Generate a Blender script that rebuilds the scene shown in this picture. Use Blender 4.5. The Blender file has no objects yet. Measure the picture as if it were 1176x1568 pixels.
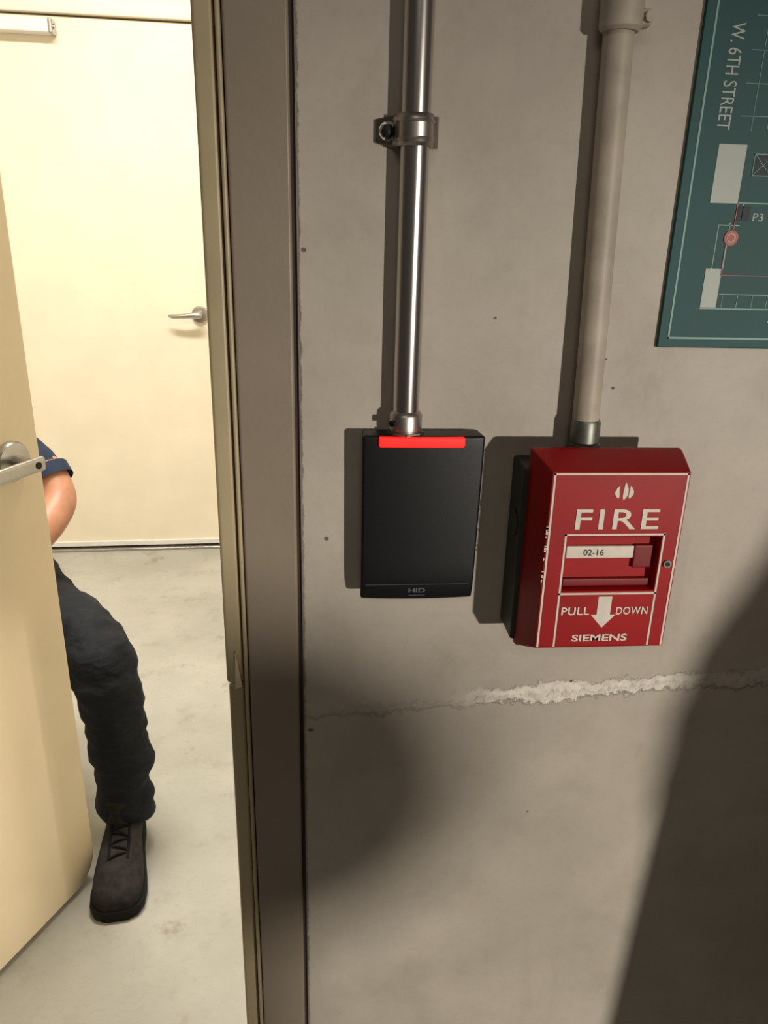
import bpy, bmesh, math
from mathutils import Vector, Matrix, noise
S=bpy.context.scene
COL=bpy.context.collection
# ------------------------------------------------------------------ materials
def srgb(r,g,b):
    def c(v):
        v/=255.0
        return v/12.92 if v<=.04045 else ((v+.055)/1.055)**2.4
    return (c(r),c(g),c(b),1)
class NT:
    def __init__(s,m):
        s.t=m.node_tree; s.n=s.t.nodes; s.l=s.t.links
    def node(s,typ,**k):
        n=s.n.new(typ)
        for a,v in k.items(): setattr(n,a,v)
        return n
    def put(s,sock,v):
        if isinstance(v,bpy.types.NodeSocket): s.l.new(v,sock)
        else: sock.default_value=v
    def m(s,op,a,b=0.0,clamp=False):
        n=s.node('ShaderNodeMath',operation=op,use_clamp=clamp)
        s.put(n.inputs[0],a); s.put(n.inputs[1],b)
        return n.outputs[0]
    def ramp(s,v,a,b,lo=0.,hi=1.):
        n=s.node('ShaderNodeMapRange',interpolation_type='SMOOTHSTEP')
        s.put(n.inputs[0],v); n.inputs[1].default_value=a; n.inputs[2].default_value=b
        n.inputs[3].default_value=lo; n.inputs[4].default_value=hi
        return n.outputs[0]
    def noise(s,vec,scale,detail=4,rough=.55,stretch=None):
        if stretch:
            mp=s.node('ShaderNodeMapping'); s.l.new(vec,mp.inputs[0]); mp.inputs['Scale'].default_value=stretch; vec=mp.outputs[0]
        n=s.node('ShaderNodeTexNoise'); s.l.new(vec,n.inputs['Vector'])
        n.inputs['Scale'].default_value=scale; n.inputs['Detail'].default_value=detail; n.inputs['Roughness'].default_value=rough
        return n.outputs[0]
    def mix(s,f,a,b):
        n=s.node('ShaderNodeMix',data_type='RGBA'); s.put(n.inputs[0],f); s.put(n.inputs[6],a); s.put(n.inputs[7],b)
        return n.outputs[2]
def mat(name,col,rough=.5,metal=0.,vary=.06,scale=20,bump=0.,bscale=200,emit=None,estr=0,dark=None,coat=0,stretch=None,spec=.5):
    m=bpy.data.materials.new(name); m.use_nodes=True
    t=NT(m); b=t.n['Principled BSDF']
    tc=t.node('ShaderNodeTexCoord').outputs['Object']
    nz=t.noise(tc,scale,5,.55,stretch)
    d=dark or tuple(c*(1-vary*2.2) for c in col[:3])+(1,)
    l=tuple(min(1,c*(1+vary)) for c in col[:3])+(1,)
    t.l.new(t.mix(t.ramp(nz,.3,.7),d,l),b.inputs['Base Color'])
    b.inputs['Roughness'].default_value=rough; b.inputs['Metallic'].default_value=metal
    b.inputs['Specular IOR Level'].default_value=spec
    if coat: b.inputs['Coat Weight'].default_value=coat
    if bump:
        bn=t.node('ShaderNodeBump'); bn.inputs['Strength'].default_value=1; bn.inputs['Distance'].default_value=bump
        t.l.new(t.noise(tc,bscale,3,.6,stretch),bn.inputs['Height']); t.l.new(bn.outputs[0],b.inputs['Normal'])
    if emit:
        b.inputs['Emission Color'].default_value=emit; b.inputs['Emission Strength'].default_value=estr
    return m
def wall_concrete():
    m=bpy.data.materials.new('painted_concrete'); m.use_nodes=True
    t=NT(m); b=t.n['Principled BSDF']
    tc=t.node('ShaderNodeTexCoord').outputs['Object']
    sp=t.node('ShaderNodeSeparateXYZ'); t.l.new(tc,sp.inputs[0]); x,y,z=sp.outputs
    big=t.noise(tc,4,4,.6); med=t.noise(tc,17,5,.6); fine=t.noise(tc,160,3,.6)
    base=t.mix(t.ramp(big,.32,.68),srgb(170,161,148),srgb(191,182,168))
    base=t.mix(t.m('MULTIPLY',t.ramp(med,.48,.70),.30),base,srgb(152,142,127))
    base=t.mix(t.m('MULTIPLY',t.ramp(fine,.45,.7),.07),base,srgb(120,112,100))
    stain=t.noise(tc,7.5,6,.72,(1.3,1,.7))
    base=t.mix(t.m('MULTIPLY',t.ramp(stain,.56,.72),.32),base,srgb(142,118,102))
    streak=t.noise(tc,30,4,.6,(1,1,.16))
    base=t.mix(t.m('MULTIPLY',t.ramp(streak,.56,.74),.12),base,srgb(124,114,102))
    # pour seam
    wob=t.noise(tc,30,4,.65)
    w2=t.noise(tc,95,5,.75)
    line=t.m('ADD',1.0385,t.m('MULTIPLY',x,.062))
    d=t.m('SUBTRACT',z,line)
    d=t.m('ADD',d,t.m('MULTIPLY',t.m('SUBTRACT',wob,.5),.022))
    d=t.m('ADD',d,t.m('MULTIPLY',t.m('SUBTRACT',w2,.5),.020))
    ad=t.m('ABSOLUTE',d)
    lump=t.noise(tc,24,2,.5)
    adw=t.m('SUBTRACT',ad,t.m('MULTIPLY',t.m('SUBTRACT',lump,.45),.012))
    chip=t.ramp(adw,.0082,.0050)
    xr=t.m('ADD',x,t.m('MULTIPLY',t.m('SUBTRACT',wob,.5),.06))
    chip=t.m('MULTIPLY',chip,t.ramp(xr,.10,.15))
    chip=t.m('MULTIPLY',chip,t.ramp(xr,.60,.5))
    fade=t.ramp(x,.285,.31,1.,.3)
    thin=t.m('MULTIPLY',t.ramp(t.m('ABSOLUTE',t.m('ADD',d,.006)),.0026,.0004),.45)
    col=t.mix(thin,base,srgb(118,108,94))
    col=t.mix(t.m('MULTIPLY',chip,t.m('MULTIPLY',fade,t.ramp(w2,.36,.62,.4,1))),col,srgb(228,221,208))
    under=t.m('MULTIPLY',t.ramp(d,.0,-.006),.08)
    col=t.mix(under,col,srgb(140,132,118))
    hole=t.ramp(t.noise(tc,1.0,0,.5),5.0,6.0)
    for hx_,hz_,r_ in((.0035,1.186,.0017),(.1165,1.3445,.0009),(.2035,1.298,.0011),(.196,1.318,.0010),(-.0105,1.385,.0016),(-.009,1.02,.0022),(.2,1.06,.0014),(.176,.93,.0009)):
        dx=t.m('SUBTRACT',x,hx_); dz=t.m('SUBTRACT',z,hz_)
        dd=t.m('SQRT',t.m('ADD',t.m('MULTIPLY',dx,dx),t.m('MULTIPLY',t.m('MULTIPLY',dz,dz),1.6)))
        dd=t.m('ADD',dd,t.m('MULTIPLY',t.m('SUBTRACT',fine,.5),.002))
        hole=t.m('MAXIMUM',hole,t.ramp(dd,r_*1.3,r_*.6))
    edge=t.ramp(t.m('ADD',x,t.m('MULTIPLY',t.m('SUBTRACT',w2,.5),.006)),-.0122,-.0142)
    hole=t.m('MAXIMUM',hole,t.m('MULTIPLY',edge,.75))
    col=t.mix(t.m('MULTIPLY',hole,.8),col,srgb(70,60,50))
    t.l.new(col,b.inputs['Base Color'])
    b.inputs['Roughness'].default_value=.55
    h=t.m('ADD',t.m('MULTIPLY',big,.004),t.m('MULTIPLY',med,.0007))
    h=t.m('ADD',h,t.m('MULTIPLY',fine,.00009))
    h=t.m('ADD',h,t.m('MULTIPLY',chip,.0014))
    h=t.m('ADD',h,t.m('MULTIPLY',t.ramp(d,.001,-.003),.0010))
    h=t.m('SUBTRACT',h,t.m('MULTIPLY',hole,.0012))
    bn=t.node('ShaderNodeBump'); bn.inputs['Distance'].default_value=1; bn.inputs['Strength'].default_value=.75
    t.l.new(h,bn.inputs['Height']); t.l.new(bn.outputs[0],b.inputs['Normal'])
    return m
def floor_concrete():
    m=bpy.data.materials.new('floor_concrete'); m.use_nodes=True
    t=NT(m); b=t.n['Principled BSDF']
    tc=t.node('ShaderNodeTexCoord').outputs['Object']
    big=t.noise(tc,1.6,5,.6); med=t.noise(tc,9,6,.65); fine=t.noise(tc,70,4,.7)
    col=t.mix(t.ramp(big,.35,.65),srgb(164,162,152),srgb(182,180,170))
    col=t.mix(t.m('MULTIPLY',t.ramp(med,.53,.73),.5),col,srgb(140,133,118))
    col=t.mix(t.m('MULTIPLY',t.ramp(fine,.5,.7),.22),col,srgb(146,140,128))
    sp=t.noise(tc,5,6,.7)
    col=t.mix(t.m('MULTIPLY',t.ramp(sp,.59,.69),.5),col,srgb(122,104,86))
    t.l.new(col,b.inputs['Base Color']); b.inputs['Roughness'].default_value=.45
    bn=t.node('ShaderNodeBump'); bn.inputs['Distance'].default_value=.0012
    t.l.new(med,bn.inputs['Height']); t.l.new(bn.outputs[0],b.inputs['Normal'])
    return m
def fabric(name,col,fold=.006):
    m=bpy.data.materials.new(name); m.use_nodes=True
    t=NT(m); b=t.n['Principled BSDF']
    tc=t.node('ShaderNodeTexCoord').outputs['Object']
    n1=t.noise(tc,11,3,.5,(1,1,1.8)); n2=t.noise(tc,600,2,.5)
    t.l.new(t.mix(t.ramp(n1,.3,.7),tuple(c*.75 for c in col[:3])+(1,),tuple(c*1.2 for c in col[:3])+(1,)),b.inputs['Base Color'])
    b.inputs['Roughness'].default_value=.8; b.inputs['Specular IOR Level'].default_value=.3
    h=t.m('ADD',t.m('MULTIPLY',n1,fold),t.m('MULTIPLY',n2,.0003))
    bn=t.node('ShaderNodeBump'); bn.inputs['Distance'].default_value=1
    t.l.new(h,bn.inputs['Height']); t.l.new(bn.outputs[0],b.inputs['Normal'])
    return m
M=dict(
 wall=wall_concrete(), floor=floor_concrete(),
 frame=mat('frame_paint',srgb(144,131,115),.42,vary=.05,scale=6,bump=.0004,bscale=60),
 strip=mat('jamb_edge_paint',srgb(182,167,132),.4,vary=.05,scale=12,bump=.0003,bscale=60),
 cream=mat('cream_door_paint',srgb(232,215,182),.4,vary=.02,scale=5,bump=.0002,bscale=40),
 cream2=mat('pale_door_paint',srgb(240,229,206),.4,vary=.02,scale=5,bump=.0002,bscale=40),
 inwall=mat('interior_wall_paint',srgb(232,226,212),.6,vary=.02,scale=4,bump=.0004,bscale=90),
 white=mat('white_paint',srgb(228,226,222),.45,vary=.03),
 ceil=mat('ceiling_paint',srgb(226,224,218),.7,vary=.03),
 chrome=mat('galvanized_steel',srgb(204,200,194),.24,1.,vary=.05,scale=30,bump=.0001,bscale=60,stretch=(1,1,.15)),
 strapm=mat('strap_steel',srgb(188,182,174),.38,1.,vary=.05,scale=60),
 steel=mat('satin_nickel',srgb(184,181,175),.3,1.,vary=.04,scale=30),
 dsteel=mat('dull_zinc',srgb(120,122,112),.45,.8,vary=.12,scale=60),
 cpaint=mat('painted_conduit',srgb(180,169,153),.5,vary=.07,scale=40,bump=.0003,bscale=90),
 dark=mat('dark_screw',srgb(30,28,26),.5,.5),
 blackp=mat('black_plastic',srgb(10,10,12),.45,vary=.1,scale=300,bump=.00003,bscale=1400,spec=.4),
 grayp=mat('gray_print',srgb(88,94,106),.5),
 led=mat('red_led_bar',srgb(255,30,25),.4,vary=.0,emit=(1,.010,.008,1),estr=1.7),
 red=mat('red_enamel',srgb(158,12,16),.45,vary=.06,scale=25,bump=.00002,bscale=300,spec=.35),
 redd=mat('red_recess',srgb(120,10,13),.5,vary=.08),
 wprint=mat('white_print',srgb(222,212,198),.5,vary=.04,scale=90),
 box=mat('backbox_gray_green',srgb(58,60,52),.5,.2,vary=.1,scale=40),
 teal=mat('teal_sign',srgb(3,74,74),.6,vary=.05,scale=8),
 tealw=mat('sign_white_print',srgb(172,180,170),.5,vary=.03),
 tealb=mat('sign_border_print',srgb(126,170,160),.5,vary=.03),
 signblk=mat('sign_dark_print',srgb(12,38,42),.6),
 signred=mat('sign_red_print',srgb(180,66,42),.5),
 skin=mat('skin',srgb(184,130,101),.5,vary=.06,scale=25,bump=.0004,bscale=120),
 shirt=fabric('navy_shirt',srgb(30,42,62)),
 pants=fabric('charcoal_trousers',srgb(20,24,31),.022),
 boot=mat('boot_leather',srgb(44,41,39),.85,vary=.2,scale=60,bump=.0012,bscale=120,spec=.25),
 lace=mat('boot_lace',srgb(20,19,19),.9,spec=.2),
 sole=mat('boot_sole',srgb(18,17,16),.8,spec=.3),
 hair=mat('hair_dark',srgb(40,30,24),.7,vary=.2,scale=120,bump=.002,bscale=150),
 lip=mat('lips',srgb(160,96,84),.5), eyew=mat('eye_white',srgb(235,232,225),.2), iris=mat('iris',srgb(60,40,25),.2),
 caulk=mat('dark_joint_caulk',srgb(60,52,42),.8),  # dark caulk filling the joint between frame and wall
 bin=mat('shadow_bin_plastic',srgb(70,74,76),.6),
 lampm=mat('lamp_diffuser',srgb(250,245,230),.5,vary=0,emit=(1,.94,.84,1),estr=6),
)
# ------------------------------------------------------------------ mesh helpers
def empty(name,loc=(0,0,0),rotz=0,parent=None):
    o=bpy.data.objects.new(name,None); COL.objects.link(o); o.location=loc; o.rotation_euler=(0,0,rotz)
    if parent: o.parent=parent
    return o
def obj(name,me,mt=None,parent=None,smooth=False):
    o=bpy.data.objects.new(name,me); COL.objects.link(o)
    if mt is not None:
        for k in (mt if isinstance(mt,list) else [mt]): me.materials.append(k)
    if parent: o.parent=parent
    if smooth:
        for p in me.polygons: p.use_smooth=True
    return o
def frombm(name,bm,mt,parent=None,smooth=False,bevel=0,seg=2):
    bmesh.ops.recalc_face_normals(bm,faces=bm.faces)
    me=bpy.data.meshes.new(name); bm.to_mesh(me); bm.free()
    o=obj(name,me,mt,parent,smooth)
    if bevel:
        b=o.modifiers.new('bev','BEVEL'); b.width=bevel; b.segments=seg; b.limit_method='ANGLE'; b.angle_limit=math.radians(35)
        for p in me.polygons: p.use_smooth=True
        w=o.modifiers.new('wn','WEIGHTED_NORMAL'); w.keep_sharp=True
    return o
def boxbm(bm,x0,x1,y0,y1,z0,z1):
    v=[bm.verts.new((x,y,z)) for x in(x0,x1) for y in(y0,y1) for z in(z0,z1)]
    for f in((0,1,3,2),(4,6,7,5),(0,4,5,1),(2,3,7,6),(0,2,6,4),(1,5,7,3)): bm.faces.new([v[i] for i in f])
def boxes(name,L,mt,parent=None,bevel=0,seg=2):
    bm=bmesh.new()
    for b in L: boxbm(bm,*b)
    return frombm(name,bm,mt,parent,False,bevel,seg)
def box(name,x0,x1,y0,y1,z0,z1,mt,parent=None,bevel=0,seg=2):
    return boxes(name,[(x0,x1,y0,y1,z0,z1)],mt,parent,bevel,seg)
def tube(name,pts,rad,mt,parent=None,n=28,caps=True):
    bm=bmesh.new(); pts=[Vector(p) for p in pts]
    if not isinstance(rad,(list,tuple)): rad=[rad]*len(pts)
    rings=[]; up=None
    for i,p in enumerate(pts):
        a=pts[max(i-1,0)]; b=pts[min(i+1,len(pts)-1)]
        if (b-a).length<1e-9: b=a+Vector((0,0,1))
        d=(b-a).normalized()
        if up is None:
            up=Vector((0,0,1)) if abs(d.z)<.9 else Vector((1,0,0))
        s=d.cross(up).normalized(); up=s.cross(d).normalized()
        rings.append([bm.verts.new(p+rad[i]*(math.cos(2*math.pi*k/n)*s+math.sin(2*math.pi*k/n)*up)) for k in range(n)])
    for r0,r1 in zip(rings,rings[1:]):
        for k in range(n): bm.faces.new((r0[k],r0[(k+1)%n],r1[(k+1)%n],r1[k]))
    if caps: bm.faces.new(rings[0][::-1]); bm.faces.new(rings[-1])
    o=frombm(name,bm,mt,parent,True)
    o.modifiers.new('es','EDGE_SPLIT').split_angle=math.radians(40)
    return o
def loft(name,rings,mt,parent=None,sub=1):
    bm=bmesh.new(); R=[[bm.verts.new(p) for p in r] for r in rings]; n=len(R[0])
    for r0,r1 in zip(R,R[1:]):
        for k in range(n): bm.faces.new((r0[k],r0[(k+1)%n],r1[(k+1)%n],r1[k]))
    bm.faces.new(R[0][::-1]); bm.faces.new(R[-1])
    o=frombm(name,bm,mt,parent,True)
    if sub: o.modifiers.new('s','SUBSURF').levels=sub; o.modifiers['s'].render_levels=sub
    return o
def poly(name,pts,y,th,mt,parent):
    bm=bmesh.new(); a=[bm.verts.new((p[0],y,p[1])) for p in pts]; b=[bm.verts.new((p[0],y+th,p[1])) for p in pts]
    bm.faces.new(a); bm.faces.new(b[::-1]); n=len(a)
    for i in range(n): bm.faces.new((a[i],b[i],b[(i+1)%n],a[(i+1)%n]))
    return frombm(name,bm,mt,parent)
def text(name,s,x0,x1,z0,z1,y,mt,parent,bold=.0,rot=0,space=1.0):
    c=bpy.data.curves.new(name,'FONT'); c.body=s; c.extrude=.0; c.offset=bold; c.resolution_u=4; c.space_character=space
    o=bpy.data.objects.new(name+'_tmp',c); COL.objects.link(o)
    dg=bpy.context.evaluated_depsgraph_get(); me=bpy.data.meshes.new_from_object(o.evaluated_get(dg))
    bpy.data.objects.remove(o)
    P=[(v.co.x,v.co.y) for v in me.vertices]
    if rot==-90: P=[(b,-a) for a,b in P]
    ax,bx=min(p[0] for p in P),max(p[0] for p in P); az,bz=min(p[1] for p in P),max(p[1] for p in P)
    for v,p in zip(me.vertices,P):
        v.co=(x0+(p[0]-ax)/(bx-ax)*(x1-x0), y, z0+(p[1]-az)/(bz-az)*(z1-z0))
    me.materials.clear()
    return obj(name,me,mt,parent)
# ------------------------------------------------------------------ camera
f=1202.0
Zc=-Vector((-83,-3241,-1202)).normalized()
Xc=Vector((14700,69,-1202)); Xc=(Xc-Xc.dot(Zc)*Zc).normalized(); Yc=Zc.cross(Xc)
cd=bpy.data.cameras.new("camera"); cam=bpy.data.objects.new("camera",cd); COL.objects.link(cam)
cam.matrix_world=Matrix.Translation((0,-.52,1.40))@Matrix((Xc,Yc,Zc)).to_4x4()
cd.sensor_fit='VERTICAL'; cd.sensor_height=36; cd.lens=f/1600*36; cd.clip_start=.01
S.camera=cam
# ------------------------------------------------------------------ room shell
TH=.15
OX0,OX1,OZ=-.935,-.074,2.15
boxes('wall_front',[(-.0145,3.2,0,TH,0,3.0),(-3.0,OX0-.06,0,TH,0,3.0),(OX0-.06,-.0145,0,TH,OZ+.055,3.0)],M['wall'])
boxes('wall_inner_lining',[(-.02,1.3,TH+.001,TH+.02,0,2.75),(-2.3,OX0-.06,TH+.001,TH+.02,0,2.75),(OX0-.06,-.02,TH+.001,TH+.02,OZ+.05,2.75)],M['inwall'])
rear=empty('wall_back',(-.83,2.775,0),math.radians(2.6))
DX0,DX1=-.62,.40
boxes('wall_panels',[(-1.7,DX0-.05,0,.12,0,2.75),(DX1+.05,2.3,0,.12,0,2.75),(DX0-.05,DX1+.05,0,.12,2.14,2.75)],M['inwall'],rear)
box('wall_left',-2.35,-2.25,TH+.02,2.9,0,2.75,M['inwall'])
box('wall_right',1.25,1.35,TH+.02,2.9,0,2.75,M['inwall'])
box('ceiling',-2.35,1.35,0.16,2.95,2.75,2.85,M['ceil'])
box('floor',-3.4,3.4,-6,3.1,-.1,0,M['floor'])
# rear door
bd=empty('door_1',(-.83,2.775,0),math.radians(2.6))
box('leaf',DX0+.003,DX1-.003,.012,.055,.022,2.083,M['cream2'],bd,.002)
boxes('frame',[(DX0-.05,DX0,-.012,.1,0,2.135),(DX1,DX1+.05,-.012,.1,0,2.135),(DX0-.05,DX1+.05,-.012,.1,2.089,2.139)],M['cream2'],bd,.003)
box('header_stop',DX0,DX1,.056,.08,2.06,2.1,M['cream2'],bd)
box('sweep',DX0+.004,DX1-.004,.002,.014,.018,.040,M['white'],bd,.002)
box('threshold',DX0,DX1,-.02,.09,.0,.012,M['steel'],bd,.003)
hx,hz=.335,1.042
tube('rose',[(hx,.012,hz),(hx,.004,hz),(hx,-.004,hz),(hx,-.006,hz)],[.033,.034,.031,.02],M['steel'],bd)
tube('neck',[(hx,.01,hz),(hx,-.05,hz)],.011,M['steel'],bd)
tube('lever',[(hx+.012,-.048,hz+.001),(hx,-.052,hz+.001),(hx-.03,-.054,hz),(hx-.07,-.052,hz-.003),(hx-.105,-.047,hz-.004),(hx-.118,-.038,hz-.003)],[.010,.013,.011,.009,.009,.006],M['steel'],bd)
cl=empty('door_closer',(-.83,2.775,0),math.radians(2.6))
box('body',-.52,-.130,-.045,.0115,2.020,2.064,M['white'],cl,.006,3)
box('end_cap',-.131,-.117,-.047,.0115,2.018,2.066,M['steel'],cl,.004,3)
tube('adjust_screw',[(-.118,-.024,2.042),(-.112,-.024,2.042)],.008,M['steel'],cl)
tube('spindle',[(-.40,-.02,2.06),(-.40,-.02,2.085)],.012,M['steel'],cl)
tube('arm',[(-.40,-.02,2.083),(-.46,-.11,2.088),(-.50,-.18,2.092)],.008,M['steel'],cl)
tube('forearm',[(-.50,-.18,2.098),(-.46,-.10,2.102),(-.42,-.0135,2.104)],.007,M['steel'],cl)
cli=empty('ceiling_light')
box('housing',-1.1,.1,1.25,1.55,2.70,2.749,M['white'],cli,.005)
box('diffuser',-1.08,.08,1.27,1.53,2.69,2.701,M['lampm'],cli)
# ------------------------------------------------------------------ door frame near
fr=empty('door_frame')
boxes('face_latch_side',[(-.0555,-.0175,-.0045,.04,0,OZ+.0)],M['frame'],fr,.002,3)
boxes('rolled_edge',[(-.0595,-.0563,-.0035,.04,0,OZ+.0)],M['strip'],fr,.0014,3)
boxes('edge_strip_upper',[(-.0735,-.0605,.000,.05,1.065,OZ)],M['strip'],fr,.0028,3)
boxes('edge_strip_lower',[(-.0725,-.0605,.0018,.05,0,1.063)],M['strip'],fr,.0028,3)
poly('bent_tab',[(-.0655,1.094),(-.0612,1.064),(-.0668,1.0615)],-.0030,.0030,M['cream'],fr)
boxes('reveal_latch_side',[(OX1+.0005,-.0185,.04,TH+.004,0,OZ)],M['frame'],fr)
boxes('face_hinge_side',[(OX0-.057,OX0,-.0045,TH+.004,0,OZ)],M['frame'],fr,.002,3)
boxes('head',[(OX0-.057,-.0175,-.0045,TH+.004,OZ,OZ+.052)],M['frame'],fr,.002,3)
boxes('caulk_joint',[(-.0176,-.0144,.0025,TH,0,OZ)],M['caulk'],fr)
# ------------------------------------------------------------------ open leaf
ang=math.atan2(.897,.441)
W=.892
leaf=empty('door_2',(-.905,.078,0),ang)
r=.066; pts=[(0,.012),(W-r,.012)]
for i in range(1,13):
    a=-math.pi/2+i*math.pi/2/12; pts.append((W-r+r*math.cos(a),.012+r+r*math.sin(a)))
pts+=[(W,2.13),(0,2.13)]
o=poly('leaf_panel',pts,.0,.042,M['cream'],leaf)
b=o.modifiers.new('b','BEVEL'); b.width=.004; b.segments=3; b.limit_method='ANGLE'
hx,hz=W-.066,1.0
tube('rose',[(hx,.002,hz),(hx,-.006,hz),(hx,-.011,hz),(hx,-.013,hz)],[.036,.036,.033,.024],M['steel'],leaf)
tube('neck',[(hx,0,hz),(hx,-.058,hz)],[.012,.011],M['steel'],leaf)
tube('turn_piece',[(hx,-.055,hz),(hx,-.0645,hz)],[.006,.006],M['dark'],leaf)
box('lever',hx-.125,hx+.018,-.063,-.051,hz-.013,hz+.013,M['steel'],leaf,.0055,4)
tube('rose_back',[(hx,.040,hz),(hx,.052,hz)],.033,M['steel'],leaf)
tube('neck_back',[(hx,.04,hz),(hx,.10,hz)],.011,M['steel'],leaf)
box('lever_back',hx-.125,hx+.018,.093,.105,hz-.012,hz+.012,M['steel'],leaf,.0055,4)
box('latch_plate',W-.001,W+.0015,.008,.034,hz-.06,hz+.06,M['steel'],leaf)
for i,zz in enumerate((.25,1.07,1.9)):
    tube('hinge_knuckle_%d'%i,[(-.006,-.004,zz-.055),(-.006,-.004,zz+.055)],.008,M['steel'],leaf)
# ------------------------------------------------------------------ conduit 1
c1=empty('metal_conduit')
cx,cy=.0575,-.0108
tube('pipe',[(cx,cy,1.275),(cx,cy,2.0),(cx,cy,2.7)],.0089,M['chrome'],c1,40)
tube('connector',[(cx,cy,1.262),(cx,cy,1.2705),(cx,cy,1.271),(cx,cy,1.281),(cx,cy,1.2825),(cx,cy,1.284)],[.0105,.0105,.0112,.0112,.0105,.0092],M['strapm'],c1,40)
tube('connector_lock_ring',[(cx,cy,1.2675),(cx,cy,1.270)],.0128,M['dsteel'],c1,8)
tube('set_screw',[(cx-.0075,cy-.006,1.2765),(cx-.0105,cy-.0088,1.2765)],.0022,M['dark'],c1,12)
def strap(parent,cx,cy,zc,R,hh,wall=0.0):
    bm=bmesh.new(); prof=[(cx-.0235,wall-.0015),(cx-R-.0025,wall-.0015)]
    for i in range(0,13):
        a=math.pi-i*math.pi/12
        prof.append((cx+R*math.cos(a),cy-R*math.sin(a)*1.0))
    prof+=[(cx+R+.0008,wall-.004),(cx+R+.0045,wall-.0015)]
    cols=[]
    for k,p in enumerate(prof):
        h=hh*.72 if k==0 else hh
        cols.append([bm.verts.new((p[0],p[1],zc+h*q)) for q in(-1,-.5,0,.5,1)])
    for a,b in zip(cols,cols[1:]):
        for q in range(4): bm.faces.new((a[q],b[q],b[q+1],a[q+1]))
    o=frombm('strap',bm,M['strapm'],parent,True)
    s=o.modifiers.new('so','SOLIDIFY'); s.thickness=.0014; s.offset=0
    for zz in (-hh*.55,hh*.55):
        bmp=[]
        for i in range(13):
            a=math.pi-i*math.pi/12
            bmp.append((cx+(R+.0005)*math.cos(a),cy-(R+.0005)*math.sin(a),zc+zz))
        tube('strap_rib',bmp,.0010,M['strapm'],parent,8)
    tube('screw_washer',[(cx-.0160,wall-.002,zc),(cx-.0160,wall-.0028,zc)],.0055,M['strapm'],parent,20)
    tube('screw_head',[(cx-.0160,wall-.0026,zc),(cx-.0160,wall-.0055,zc),(cx-.0160,wall-.0063,zc)],[.0042,.0040,.002],M['dark'],parent,6)
strap(c1,cx,cy,1.4545,.0101,.0088)
# ------------------------------------------------------------------ conduit 2 (painted)
c2=empty('painted_conduit')
pp=[(.1825,-.0125,1.262),(.1820,-.0120,1.30),(.1805,-.0110,1.36),(.1780,-.0103,1.44),(.1755,-.0100,1.52),(.1735,-.0100,1.60),(.172,-.0100,1.8),(.170,-.0100,2.7)]
tube('pipe',pp,.0091,M['cpaint'],c2,36)
tube('connector',[(.1828,-.0130,1.247),(.1828,-.0130,1.262),(.1827,-.0130,1.2625),(.1825,-.0128,1.277),(.1825,-.0128,1.279)],[.0112,.0112,.0102,.0102,.0094],M['dsteel'],c2,32)
tube('coupling',[(.1757,-.0118,1.510),(.1757,-.0118,1.512),(.1748,-.0118,1.548),(.1748,-.0118,1.550)],[.0105,.0125,.0125,.0100],M['cpaint'],c2,32)
box('coupling_lug',.1855,.1945,-.014,-.004,1.513,1.523,M['cpaint'],c2,.003,3)
tube('coupling_lug_screw',[(.1915,-.013,1.518),(.1915,-.0165,1.518)],.0030,M['cpaint'],c2,8)
# ------------------------------------------------------------------ card reader
rd=empty('card_reader')
bm=bmesh.new()
X0,X1,Z0,Z1=.0275,.1115,1.146,1.269
nx,nz=9,13; G={}
def front_y(u,v):
    return -.0215-.0022*(1-(2*u-1)**2)+ .0030*max(0,(0.16-v)/.16)**2*1.0
for i in range(nx):
    for j in range(nz):
        u,v=i/(nx-1),j/(nz-1)
        tx=.0012*(1-v)
        G[i,j]=bm.verts.new((X0+tx*.3+(X1-X0-tx*1.6)*u, front_y(u,v), Z0+(Z1-Z0)*v))
for i in range(nx-1):
    for j in range(nz-1): bm.faces.new((G[i,j],G[i+1,j],G[i+1,j+1],G[i,j+1]))
ring=[G[i,0] for i in range(nx)]+[G[nx-1,j] for j in range(1,nz)]+[G[i,nz-1] for i in range(nx-2,-1,-1)]+[G[0,j] for j in range(nz-2,0,-1)]
back=[bm.verts.new((p.co.x*.97+.0695*.03,0.0008,p.co.z*.985+1.2075*.015)) for p in ring]
for i in range(len(ring)):
    k=(i+1)%len(ring); bm.faces.new((ring[i],ring[k],back[k],back[i]))
bm.faces.new(back)
o=frombm('housing',bm,M['blackp'],rd,True,.0022,3)
boxes('light_bar',[(.0388,.0968,-.0249,-.012,1.2614,1.2684)],M['led'],rd,.0010,2)
box('lower_seam',X0+.004,X1-.006,-.0236,-.022,1.1595,1.1598,M['grayp'],rd)
text('emblem','HID',.0625,.0745,1.1530,1.1564,-.0232,M['grayp'],rd,.02)
box('emblem_line',.0625,.0745,-.0230,-.021,1.1505,1.1509,M['grayp'],rd)
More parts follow.
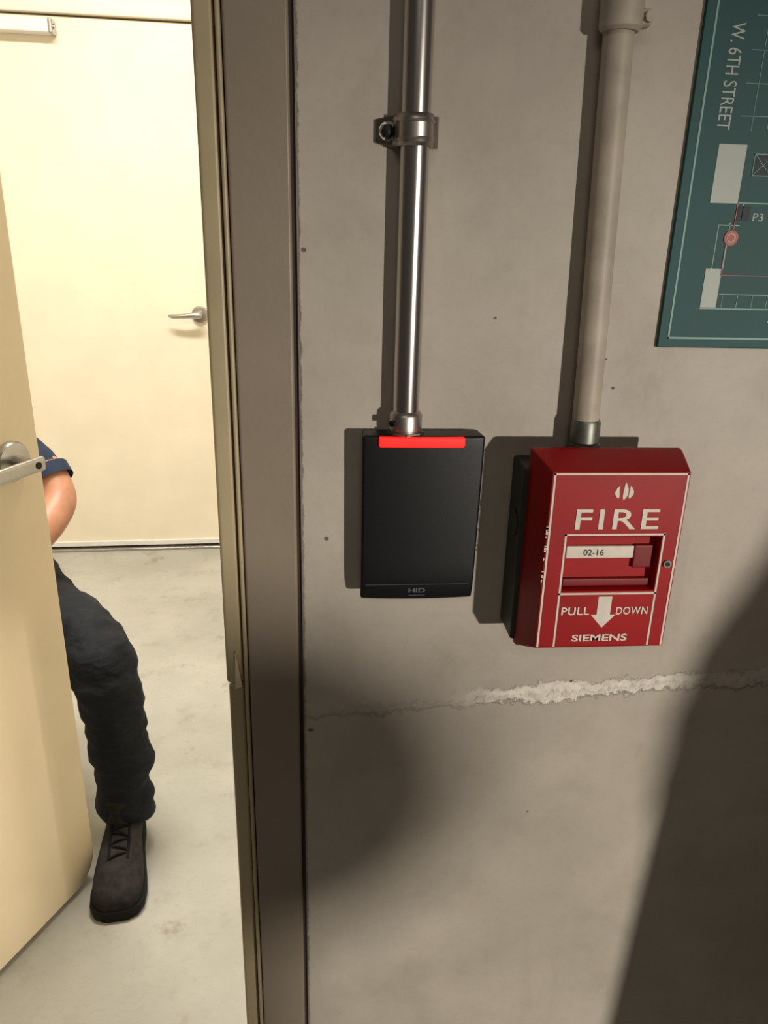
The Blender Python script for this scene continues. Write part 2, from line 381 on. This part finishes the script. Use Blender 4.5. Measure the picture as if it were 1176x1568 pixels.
# ------------------------------------------------------------------ fire alarm pull station
fa=empty('fire_alarm_pull_station')
box('back_box',.137,.239,-.034,-.0000,1.119,1.250,M['box'],fa,.002)
tube('box_knockout',[(.1368,-.017,1.205),(.1362,-.017,1.205)],.010,M['box'],fa,20)
def pull_body():
    bm=bmesh.new()
    def rect(x0,x1,z0,z1,y): return [bm.verts.new(p) for p in((x0,y,z0),(x1,y,z0),(x1,y,z1),(x0,y,z1))]
    A=rect(.1400,.2440,1.1155,1.2640,-.0305); A2=rect(.1405,.2435,1.1160,1.2635,-.036)
    B=rect(.1480,.2400,1.1270,1.2555,-.0600)
    Cw=rect(.1622,.2270,1.1705,1.2100,-.0600); Dw=rect(.1632,.2260,1.1712,1.2092,-.0515)
    def br(a,b):
        for i in range(4): bm.faces.new((a[i],a[(i+1)%4],b[(i+1)%4],b[i]))
    br(A,A2); br(A2,B); br(B,Cw); br(Cw,Dw); bm.faces.new(Dw); bm.faces.new(A[::-1])
    return frombm('body',bm,M['red'],fa,False,.0012,3)
pull_body()
yf=-.0604
W2=M['wprint']; t=.0013
L=[(.1490,.1490+t,yf,yf+.0006,1.1280,1.2548),(.2376,.2376+t,yf,yf+.0006,1.1280,1.2548),(.1490,.2390,yf,yf+.0006,1.2536,1.2549),
   (.1605,.1605+t,yf,yf+.0006,1.1280,1.2130),(.2277,.2277+t,yf,yf+.0006,1.1280,1.2130),(.1605,.2291,yf,yf+.0006,1.2114,1.2127),(.1605,.2291,yf,yf+.0006,1.1680,1.1693)]
boxes('white_lines',L,W2,fa)
text('word_fire','FIRE',.1665,.2230,1.2160,1.2300,yf,W2,fa,.006,space=1.15)
text('word_pull','PULL',.1640,.1835,1.1525,1.1585,yf,W2,fa,.015,space=1.1)
text('word_down','DOWN',.2025,.2250,1.1525,1.1585,yf,W2,fa,.015,space=1.1)
text('maker_name','SIEMENS',.1735,.2130,1.1318,1.1372,yf,W2,fa,.02)
poly('arrow',[(.1890,1.1665),(.1985,1.1665),(.1985,1.1525),(.2025,1.1525),(.1938,1.1425),(.1850,1.1525),(.1890,1.1525)],yf,.0006,W2,fa)
def tongue(i,cx,z0,h,w,lean):
    p=[]
    N=12
    for sgn,rng in((1,range(N+1)),(-1,range(N-1,0,-1))):
        for k in rng:
            s=k/N; ww=w*(math.sin(math.pi*s**.75))**.9
            p.append((cx+lean*math.sin(math.pi*s)+sgn*ww, z0+h*s))
    poly('flame_%d'%i,p,yf,.0006,W2,fa)
tongue(0,.1932,1.2375,.0090,.0015,-.0012)
tongue(1,.1968,1.2365,.0125,.0017,.0010)
tongue(2,.2004,1.2375,.0090,.0015,.0012)
box('break_rod_label',.1645,.2115,-.0548,-.0512,1.1925,1.2015,W2,fa,.0008)
text('date_code','02-16',.1765,.1905,1.1948,1.1992,-.0551,M['dark'],fa,.0)
box('lever_shelf',.1640,.2255,-.0548,-.0512,1.1716,1.1775,M['redd'],fa,.001)
box('handle_block',.2118,.2250,-.0545,-.0512,1.1850,1.2020,M['redd'],fa,.001)
tube('lock_cylinder',[(.2335,-.058,1.1905),(.2335,-.0612,1.1905)],.0028,M['dsteel'],fa,20)
tube('lock_keyway',[(.2335,-.0611,1.1905),(.2335,-.0616,1.1905)],.0016,M['dark'],fa,12)
import random
random.seed(4)
L=[]
for i in range(16):
    zz=1.170+random.random()*.05; L.append((.1474,.1474+random.uniform(.0006,.0022),-.0602,-.0596,zz,zz+random.uniform(.0006,.0018)))
boxes('paint_chips',L,W2,fa)
# ------------------------------------------------------------------ street map sign
ms=empty('map_sign')
box('panel',.2300,.640,-.0030,-.0000,1.3270,1.800,M['teal'],ms,.0006)
yS=-.0033; th=.0004
def ln(x0,x1,z0,z1): return (x0,x1,yS,yS+th,z0,z1)
boxes('border',[ln(.2362,.2374,1.3330,1.794),ln(.2362,.634,1.3330,1.3342)],M['tealb'],ms)
text('street_name','W. 6TH STREET',.2475,.2560,1.4620,1.5200,yS,M['tealw'],ms,.0,rot=-90)
boxes('blocks',[ln(.2510,.2695,1.4195,1.4540),ln(.2555,.2665,1.3540,1.3790)],M['tealw'],ms)
g=[]
for i in range(9): 
    xx=.2700+i*.0105; g.append(ln(xx,xx+.0003,1.354,1.362)); g.append(ln(xx,xx+.0003,1.462,1.60))
for i in range(7): g.append(ln(.262,.40,1.470+i*.018,1.4703+i*.018))
g+=[ln(.2555,.44,1.3530,1.3537),ln(.2675,.44,1.3625,1.3630),ln(.2665,.2672,1.379,1.408),ln(.270,.40,1.4195,1.4202),ln(.2735,.2740,1.408,1.4195),ln(.259,.2735,1.4060,1.4066),ln(.2590,.2596,1.379,1.406)]
boxes('grid_lines',g,M['tealb'],ms)
boxes('dark_blocks',[ln(.2755,.2885,1.436,1.449),ln(.2705,.279,1.409,1.418),ln(.2905,.330,1.436,1.449)],M['signblk'],ms)
def frame_lines(x0,x1,z0,z1,w=.0004): return [ln(x0,x1,z0,z0+w),ln(x0,x1,z1-w,z1),ln(x0,x0+w,z0,z1),ln(x1-w,x1,z0,z1)]
boxes('block_outlines',[tuple([a[0],a[1],a[2]-.0002,a[3]-.0002,a[4],a[5]]) for a in frame_lines(.2755,.2885,1.436,1.449)+frame_lines(.2905,.330,1.436,1.449)],M['tealb'],ms)
poly('crossed_block_a',[(.2757,1.4362),(.2761,1.4362),(.2885,1.4488),(.2881,1.4488)],yS-.0003,.0003,M['tealb'],ms)
poly('crossed_block_b',[(.2885,1.4362),(.2881,1.4362),(.2757,1.4488),(.2761,1.4488)],yS-.0003,.0003,M['tealb'],ms)
tube('you_are_here',[(.2690,yS,1.3985),(.2690,yS-.0004,1.3985)],.0048,M['signred'],ms,24)
tube('marker_pin',[(.2690,yS-.0003,1.3985),(.2690,yS-.0006,1.3985)],.0030,M['tealw'],ms,16)
tube('marker_dot',[(.2690,yS-.0005,1.3985),(.2690,yS-.0008,1.3985)],.0022,M['signred'],ms,16)
boxes('route',[(.2695,.2701,yS-.0002,yS+.0003,1.404,1.4195),(.266,.330,yS-.0002,yS+.0003,1.3748,1.3752),(.266,.2664,yS-.0002,yS+.0003,1.3748,1.394)],M['signred'],ms)
text('street_name_lower','TRACTION AV',.305,.370,1.3395,1.3455,yS,M['tealw'],ms)
text('level_code','P3',.2815,.2885,1.4090,1.4140,yS,M['tealw'],ms)
# ------------------------------------------------------------------ people
def segdist(p,a,b):
    ab=b-a; t=max(0,min(1,(p-a).dot(ab)/max(ab.dot(ab),1e-9))); return (p-(a+ab*t)).length
def skinned(name,V,E,mats,parent,root,sub=2,wr=0.0,bonemat=None):
    names=list(V); idx={n:i for i,n in enumerate(names)}
    me=bpy.data.meshes.new(name+'_sk'); me.from_pydata([V[n][0] for n in names],[(idx[a],idx[b]) for a,b in E],[])
    o=bpy.data.objects.new(name+'_tmp',me); COL.objects.link(o)
    o.modifiers.new('skin','SKIN')
    if not me.skin_vertices: me.skin_vertices.new()
    for i,n in enumerate(names):
        r=V[n][1]; r=r if isinstance(r,tuple) else (r,r)
        me.skin_vertices[0].data[i].radius=r; me.skin_vertices[0].data[i].use_root=(n==root)
    s=o.modifiers.new('ss','SUBSURF'); s.levels=sub; s.render_levels=sub
    dg=bpy.context.evaluated_depsgraph_get(); dg.update()
    m2=bpy.data.meshes.new_from_object(o.evaluated_get(dg)); bpy.data.objects.remove(o)
    m2.materials.clear()
    for k in mats: m2.materials.append(k)
    segs=[(Vector(V[a][0]),Vector(V[b][0]),(bonemat or {}).get((a,b),0),max(V[a][1]) if isinstance(V[a][1],tuple) else V[a][1]) for a,b in E]
    def near(p):
        best=min(segs,key=lambda s:segdist(p,s[0],s[1])/max(s[3],.03)); return best[2]
    for p in m2.polygons: p.material_index=near(p.center); p.use_smooth=True
    if wr:
        nn=[v.normal.copy() for v in m2.vertices]
        for v,n in zip(m2.vertices,nn):
            mi=near(v.co)
            if mi in wr:
                q=v.co
                a=noise.noise(Vector((q.x*9,q.y*9,q.z*26)))+.6*noise.noise(Vector((q.x*22,q.y*22,q.z*40+5)))
                v.co=v.co+n*a*wr[mi]
    o=bpy.data.objects.new(name,m2); COL.objects.link(o); o.parent=parent
    return o
def hand(name,wrist,d,up,parent,left,curl=.6,s=1.0):
    d=Vector(d).normalized(); up=Vector(up); up=(up-up.dot(d)*d).normalized(); side=d.cross(up).normalized()
    if left: side=-side
    w=Vector(wrist)
    V={'w':(w,(.024*s,.018*s)),'p1':(w+d*.035*s,(.034*s,.015*s)),'p2':(w+d*.075*s,(.036*s,.013*s))}
    E=[('w','p1'),('p1','p2')]
    lens=[(.026,.042,.026,.020),(.009,.046,.029,.021),(-.009,.043,.027,.020),(-.026,.034,.021,.018)]
    skinned(name+'_palm',V,E,[M['skin']],parent,'w',2)
    for i,(off,a,b,c) in enumerate(lens):
        p0=w+d*.070*s+side*off*s*.9; base=w+d*.088*s+side*off*s
        c1_,c2_,c3_=curl*.7,curl*1.5,curl*2.2
        dd=lambda t:(d*math.cos(t)-up*math.sin(t))
        k1=base+dd(c1_)*a*s; k2=k1+dd(c2_)*b*s; k3=k2+dd(c3_)*c*s
        skinned(name+'_finger%d'%i,{'a':(p0,.009*s),'b':(base,.0095*s),'c':(k1,.0088*s),'d':(k2,.008*s),'e':(k3,.0065*s)},[('a','b'),('b','c'),('c','d'),('d','e')],[M['skin']],parent,'a',2)
    t0=w+d*.022*s+side*.018*s; t1=w+d*.045*s+side*.045*s-up*.012*s; t2=t1+(d*.8+side*.25-up*.4).normalized()*.034*s; t3=t2+(d*.9-up*.45).normalized()*.026*s
    skinned(name+'_thumb',{'a':(t0,.013*s),'b':(t1,.0115*s),'c':(t2,.010*s),'d':(t3,.0075*s)},[('a','b'),('b','c'),('c','d')],[M['skin']],parent,'a',2)
def head(name,c,face,parent,tilt=0.0):
    c=Vector(c); F=Vector((face[0],face[1],0)).normalized(); U=Vector((0,0,1)); 
    F=(F*math.cos(tilt)-U*math.sin(tilt)); Sd=F.cross(U).normalized(); U=Sd.cross(F).normalized()
    bm=bmesh.new(); bmesh.ops.create_icosphere(bm,subdivisions=5,radius=1)
    def G(x,a,s): return math.exp(-((x-a)/s)**2)
    for v in bm.verts:
        s,fw,u=v.co.x,v.co.y,v.co.z
        x=s*.074; y=fw*.096; z=u*.118
        if z<-.02:
            k=min(1,(-z-.02)/.098); x*=1-.30*k; y=y*(1-.18*k)+.012*k if y>0 else y*(1-.35*k)
        if fw>.2:
            y+=.024*G(x,0,.010)*G(z,-.022,.014)
            y+=.012*G(x,0,.008)*G(z,.000,.022)
            y-=.011*(G(x,.031,.014)+G(x,-.031,.014))*G(z,.006,.013)
            y+=.005*G(z,.026,.010)*G(abs(x),.028,.025)
            y+=.006*G(x,0,.022)*G(z,-.056,.009); y-=.003*G(x,0,.022)*G(z,-.056,.002)
            y+=.008*G(x,0,.02)*G(z,-.092,.014)
        v.co=c+Sd*x+F*y+U*z
    me=bpy.data.meshes.new(name)
    bmesh.ops.recalc_face_normals(bm,faces=bm.faces); bm.to_mesh(me); bm.free()
    for k in (M['skin'],M['hair'],M['lip']): me.materials.append(k)
    for p in me.polygons:
        q=p.center-c; x,y,z=q.dot(Sd),q.dot(F),q.dot(U); p.use_smooth=True
        if z>.062 or (y<.02 and z>-.035+.5*y and not(abs(x)>.06 and z<0)): p.material_index=1
        elif y>.07 and abs(z+.056)<.007 and abs(x)<.024: p.material_index=2
    o=bpy.data.objects.new(name,me); COL.objects.link(o); o.parent=parent
    bm=bmesh.new()
    for s in(-1,1):
        for rr,off in((.0125,.0),(.0060,.0085)):
            bmesh.ops.create_icosphere(bm,subdivisions=3,radius=rr,matrix=Matrix.Translation(c+Sd*s*.031+F*(.074+off)+U*.006))
    me=bpy.data.meshes.new(name+'_eyes'); bm.to_mesh(me); bm.free(); me.materials.append(M['eyew']); me.materials.append(M['iris'])
    for p in me.polygons:
        q=p.center-c
        p.material_index=1 if q.dot(F)>.0835 else 0; p.use_smooth=True
    o=bpy.data.objects.new(name+'_eyes',me); COL.objects.link(o); o.parent=parent
    for s in(-1,1):
        e=c+Sd*s*.074-F*.005-U*.008
        pts=[e+F*(.015*math.cos(a)-.004)+U*(.030*math.sin(a))+Sd*s*(.006+.004*math.cos(a+2)) for a in [math.pi*.1+i*math.pi*1.7/12 for i in range(13)]]
        tube(name+'_ear%d'%(s+1),pts,[.0035]+[.0055]*11+[.004],M['skin'],parent,10)
def shoe(name,heel,toe,parent):
    heel=Vector(heel); toe=Vector(toe); d=(toe-heel); Ln=d.length; d.normalize(); s=Vector((d.y,-d.x,0))
    st=[(.0,.024,.060,.02),(.03,.036,.085,.012),(.15,.040,.102,.012),(.32,.041,.110,.012),(.48,.046,.102,.012),(.64,.052,.086,.012),(.78,.055,.072,.012),(.90,.052,.064,.012),(.965,.042,.055,.014),(1.0,.022,.042,.018)]
    rings=[]
    for t_,w,h,b0 in st:
        c=heel+d*Ln*t_; ring=[]
        for k in range(16):
            a=2*math.pi*k/16; ca,sa=math.cos(a),math.sin(a)
            ca=math.copysign(abs(ca)**.75,ca); sa=math.copysign(abs(sa)**.75,sa)
            ring.append(c+s*w*ca+Vector((0,0,b0+(h-b0)*(.5+.5*sa))))
        rings.append(ring)
    loft(name+'_upper',rings,M['boot'],parent,2)
    rings=[]
    for z,g in((.0,.96),(.006,1.04),(.022,1.05),(.026,1.01)):
        L_=[(t_,w) for t_,w,_,_ in st]
        ring=[heel+d*Ln*(t_*1.02-.01)+s*w*g*1.03+Vector((0,0,z)) for t_,w in L_]+[heel+d*Ln*(t_*1.02-.01)-s*w*g*1.03+Vector((0,0,z)) for t_,w in L_[::-1]]
        rings.append(ring)
    loft(name+'_sole',rings,M['sole'],parent,0)
    an=heel+d*.075
    rings=[]
    for z,rx,ry,o in((.05,.034,.060,.0),(.09,.036,.052,.0),(.12,.036,.046,-.004),(.155,.039,.048,-.006),(.160,.036,.045,-.006)):
        rings.append([an+d*o+d*ry*math.cos(2*math.pi*k/20)+s*rx*math.sin(2*math.pi*k/20)+Vector((0,0,z)) for k in range(20)])
    loft(name+'_shaft',rings,M['boot'],parent,1)
    # eyestays and laces over the instep
    def top(t_):
        for (a,wa,ha,_),(b_,wb,hb,_) in zip(st,st[1:]):
            if a<=t_<=b_: return ha+(hb-ha)*(t_-a)/(b_-a)
    for sg in(-1,1):
        tube(name+'_eyestay%d'%(sg+1),[heel+d*Ln*q+s*sg*.020+Vector((0,0,top(q)-.0035)) for q in(.36,.44,.52,.60,.68)],.0035,M['lace'],parent,8)
    for i in range(6):
        t_=.38+.055*i; z=top(t_)+.0015
        c=heel+d*Ln*t_
        w=.020
        e=d*.006*(1 if i%2 else -1)
        tube(name+'_lace%d'%i,[c+s*w+e+Vector((0,0,z-.006)),c+s*w*.5+e*.5+Vector((0,0,z)),c+Vector((0,0,z+.0015)),c-s*w*.5-e*.5+Vector((0,0,z)),c-s*w-e+Vector((0,0,z-.006))],.0026,M['lace'],parent,8)
# ---- seated man
pm=empty('seated_man')
V={
'pelvis':((-.86,1.39,.490),(.140,.105)),
'sp1':((-.915,1.41,.64),(.135,.105)),
'sp2':((-.955,1.42,.79),(.145,.115)),
'chest':((-.99,1.42,.93),(.135,.105)),
'nb':((-1.0,1.41,1.015),(.07,.065)),
'nk':((-1.0,1.40,1.06),(.056,.056)),
'hd':((-1.0,1.385,1.11),(.05,.05)),
'shL':((-.885,1.460,.945),(.060,.058)),
'uaL':((-.778,1.415,.875),(.056,.056)),
'slL':((-.684,1.365,.803),(.0565,.0565)),
'elL':((-.638,1.330,.748),(.047,.047)),
'faL':((-.655,1.235,.705),(.042,.040)),
'wrL':((-.690,1.125,.665),(.027,.024)),
'shR':((-1.13,1.34,.945),(.062,.060)),
'uaR':((-1.15,1.24,.85),(.056,.056)),
'slR':((-1.145,1.19,.81),(.054,.054)),
'elR':((-1.11,1.13,.735),(.042,.042)),
'faR':((-1.00,1.07,.70),(.040,.038)),
'wrR':((-.885,1.02,.67),(.027,.024)),
'hiL':((-.745,1.355,.475),(.088,.078)),
'thL':((-.612,1.180,.490),(.084,.078)),
'knL':((-.482,1.010,.492),(.080,.080)),
'scL':((-.470,1.005,.340),(.073,.073)),
'skL':((-.464,.998,.210),(.068,.070)),
'cuL':((-.462,.980,.058),(.066,.076)),
'hiR':((-.900,1.310,.475),(.088,.078)),
'thR':((-.885,1.120,.490),(.084,.078)),
'knR':((-.865,.940,.492),(.080,.080)),
'scR':((-.868,.925,.340),(.073,.073)),
'skR':((-.870,.915,.210),(.068,.070)),
'cuR':((-.870,.900,.058),(.066,.076)),
}
E=[('pelvis','sp1'),('sp1','sp2'),('sp2','chest'),('chest','nb'),('nb','nk'),('nk','hd'),
('chest','shL'),('shL','uaL'),('uaL','slL'),('slL','elL'),('elL','faL'),('faL','wrL'),
('chest','shR'),('shR','uaR'),('uaR','slR'),('slR','elR'),('elR','faR'),('faR','wrR'),
('pelvis','hiL'),('hiL','thL'),('thL','knL'),('knL','scL'),('scL','skL'),('skL','cuL'),
('pelvis','hiR'),('hiR','thR'),('thR','knR'),('knR','scR'),('scR','skR'),('skR','cuR')]
SK,SH,PA=0,1,2
def bmats(E):
    r={}
    for e in E:
        b=e[1]
        if b[:2] in('hi','th','kn','sc','sk','cu'): r[e]=PA
        elif b in('nk','hd') or b[:2] in('el','fa','wr'): r[e]=SK
        else: r[e]=SH
    return r
mats=[M['skin'],M['shirt'],M['pants']]
skinned('body',V,E,mats,pm,'pelvis',3,{SH:.006,PA:.012},bmats(E))
head('head',(-1.0,1.37,1.195),(.45,-.89),pm,.12)
hand('hand_left',(-.691,1.118,.662),(-.10,-1,-.30),(.1,-.3,1),pm,True,.5)
hand('hand_right',(-.875,1.015,.668),(1,-.35,-.28),(.1,-.2,1),pm,False,.5)
shoe('boot_left',(-.474,1.035,0),(-.438,.752,0),pm)
shoe('boot_right',(-.872,.955,0),(-.878,.675,0),pm)
tube('sleeve_hem_left',[(-.6855,1.367,.806),(-.6670,1.353,.783)],[.0600,.0585],M['shirt'],pm,32,False)
tube('watch_band',[(-.6760,1.165,.681),(-.6835,1.142,.672)],[.031,.0295],M['white'],pm,24)
# stool under him
stl=empty('stool')
tube('seat',[(-.87,1.40,.345),(-.87,1.40,.352),(-.87,1.40,.378),(-.87,1.40,.388)],[.13,.14,.14,.13],M['dark'],stl,36)
tube('column',[(-.87,1.40,.03),(-.87,1.40,.35)],.025,M['steel'],stl)
tube('base',[(-.87,1.40,.0),(-.87,1.40,.018),(-.87,1.40,.035)],[.11,.11,.03],M['dark'],stl,36)
# ---- unseen figure added between lamp and wall to cast the right-hand shadow
pb=empty('shadow_casting_man')
bx,by=1.035,-.90
V={
'pelvis':((bx,by,.95),(.165,.12)),
'sp1':((bx,by+.01,1.08),(.145,.11)),
'sp2':((bx,by+.01,1.22),(.155,.12)),
'chest':((bx+.02,by,1.35),(.14,.11)),
'nb':((bx+.03,by,1.46),(.07,.065)),
'nk':((bx+.03,by+.01,1.51),(.056,.056)),
'hd':((bx+.03,by+.02,1.56),(.05,.05)),
'shL':((bx-.11,by,1.37),(.060,.058)),
'uaL':((bx-.180,by,1.245),(.054,.054)),
'elL':((bx-.243,by-.01,1.11),(.047,.047)),
'faL':((bx-.262,by+.02,.99),(.042,.040)),
'wrL':((bx-.262,by+.07,.875),(.030,.028)),
'shR':((bx+.19,by,1.39),(.062,.060)),
'uaR':((bx+.225,by,1.26),(.054,.054)),
'elR':((bx+.235,by-.01,1.12),(.047,.047)),
'faR':((bx+.235,by+.03,1.0),(.042,.040)),
'wrR':((bx+.225,by+.08,.875),(.030,.028)),
'hiL':((bx-.10,by,.86),(.095,.095)),
'thL':((bx-.115,by+.01,.68),(.083,.085)),
'knL':((bx-.12,by+.015,.48),(.065,.068)),
'scL':((bx-.12,by-.005,.32),(.064,.064)),
'cuL':((bx-.12,by-.01,.118),(.058,.062)),
'hiR':((bx+.10,by,.86),(.095,.095)),
'thR':((bx+.115,by+.01,.68),(.083,.085)),
'knR':((bx+.12,by+.015,.48),(.065,.068)),
'scR':((bx+.12,by-.005,.32),(.064,.064)),
'cuR':((bx+.12,by-.01,.118),(.058,.062)),
}
E=[('pelvis','sp1'),('sp1','sp2'),('sp2','chest'),('chest','nb'),('nb','nk'),('nk','hd'),
('chest','shL'),('shL','uaL'),('uaL','elL'),('elL','faL'),('faL','wrL'),
('chest','shR'),('shR','uaR'),('uaR','elR'),('elR','faR'),('faR','wrR'),
('pelvis','hiL'),('hiL','thL'),('thL','knL'),('knL','scL'),('scL','cuL'),
('pelvis','hiR'),('hiR','thR'),('thR','knR'),('knR','scR'),('scR','cuR')]
bm_=bmats(E)
for e in E:
    if e[1][:2] in('el','fa','wr'): bm_[e]=SH
skinned('body',V,E,mats,pb,'pelvis',3,{SH:.005,PA:.006},bm_)
head('head',(bx+.03,by+.035,1.645),(-.5,.86),pb,.1)
hand('hand_left',(bx-.262,by+.074,.868),(0,.15,-1),(-1,0,0),pb,True,.35)
hand('hand_right',(bx+.225,by+.084,.868),(0,.15,-1),(1,0,0),pb,False,.35)
shoe('boot_left',(bx-.125,by-.08,0),(bx-.105,by+.20,0),pb)
shoe('boot_right',(bx+.125,by-.08,0),(bx+.16,by+.20,0),pb)
# ---- unseen bin added at the right to carry the wall shadow lower
tb=empty('shadow_casting_bin')
qx,qy=.731,-.45
tube('barrel',[(qx,qy,0),(qx,qy,.02),(qx,qy,.40),(qx,qy,.74),(qx,qy,1.00)],[.190,.200,.202,.200,.190],M['bin'],tb,48)
tube('rim',[(qx,qy,1.00),(qx,qy,1.005),(qx,qy,1.020)],[.189,.192,.188],M['bin'],tb,48)
tube('lid',[(qx,qy,1.02),(qx,qy,1.05),(qx,qy,1.08),(qx,qy,1.095)],[.183,.165,.115,.05],M['bin'],tb,48)
# ---- unseen disc on a post, added to cast the soft left-hand shadow
rs=empty('shadow_casting_disc')
sx,sy,sz=1.12,-2.0,1.150
tube('post',[(sx,sy-.02,.0),(sx,sy-.02,sz+.04)],.016,M['dsteel'],rs)
tube('foot_plate',[(sx,sy-.02,0),(sx,sy-.02,.015)],.12,M['dsteel'],rs)
dl=Vector((.5,-.86,0))
tube('disc',[Vector((sx,sy,sz))-dl*.004,Vector((sx,sy,sz))+dl*.004],.083,M['white'],rs,48)
# ------------------------------------------------------------------ lights
def area(name,loc,target,sx_,sy_,e,col):
    l=bpy.data.lights.new(name,'AREA'); l.shape='RECTANGLE'; l.size=sx_; l.size_y=sy_; l.energy=e; l.color=col
    o=bpy.data.objects.new(name,l); COL.objects.link(o); o.location=loc
    o.rotation_euler=(Vector(target)-Vector(loc)).to_track_quat('-Z','Y').to_euler(); return o
area('room_lamp',(-.5,1.4,2.68),(-.5,1.4,0),1.15,.25,66,(1,.94,.84))
l=bpy.data.lights.new('garage_lamp','SPOT'); l.energy=650; l.color=(1,.925,.82); l.shadow_soft_size=.06; l.spot_size=math.radians(25); l.spot_blend=1.0
o=bpy.data.objects.new('garage_lamp',l); COL.objects.link(o); o.location=(2.3,-4.0,1.34)
o.rotation_euler=(Vector((.14,0,.80))-o.location).to_track_quat('-Z','Y').to_euler()
area('garage_fill_light',(-.3,-2.6,2.9),(0,-.6,.8),1.2,.3,8,(1,.9,.78))  # added fill without a fixture, lifts the shadows on the garage side
w=bpy.data.worlds.new('world'); S.world=w; w.use_nodes=True
w.node_tree.nodes['Background'].inputs[0].default_value=(.60,.52,.44,1); w.node_tree.nodes['Background'].inputs[1].default_value=.072
S.view_settings.view_transform='Standard'; S.view_settings.look='None'; S.view_settings.exposure=0
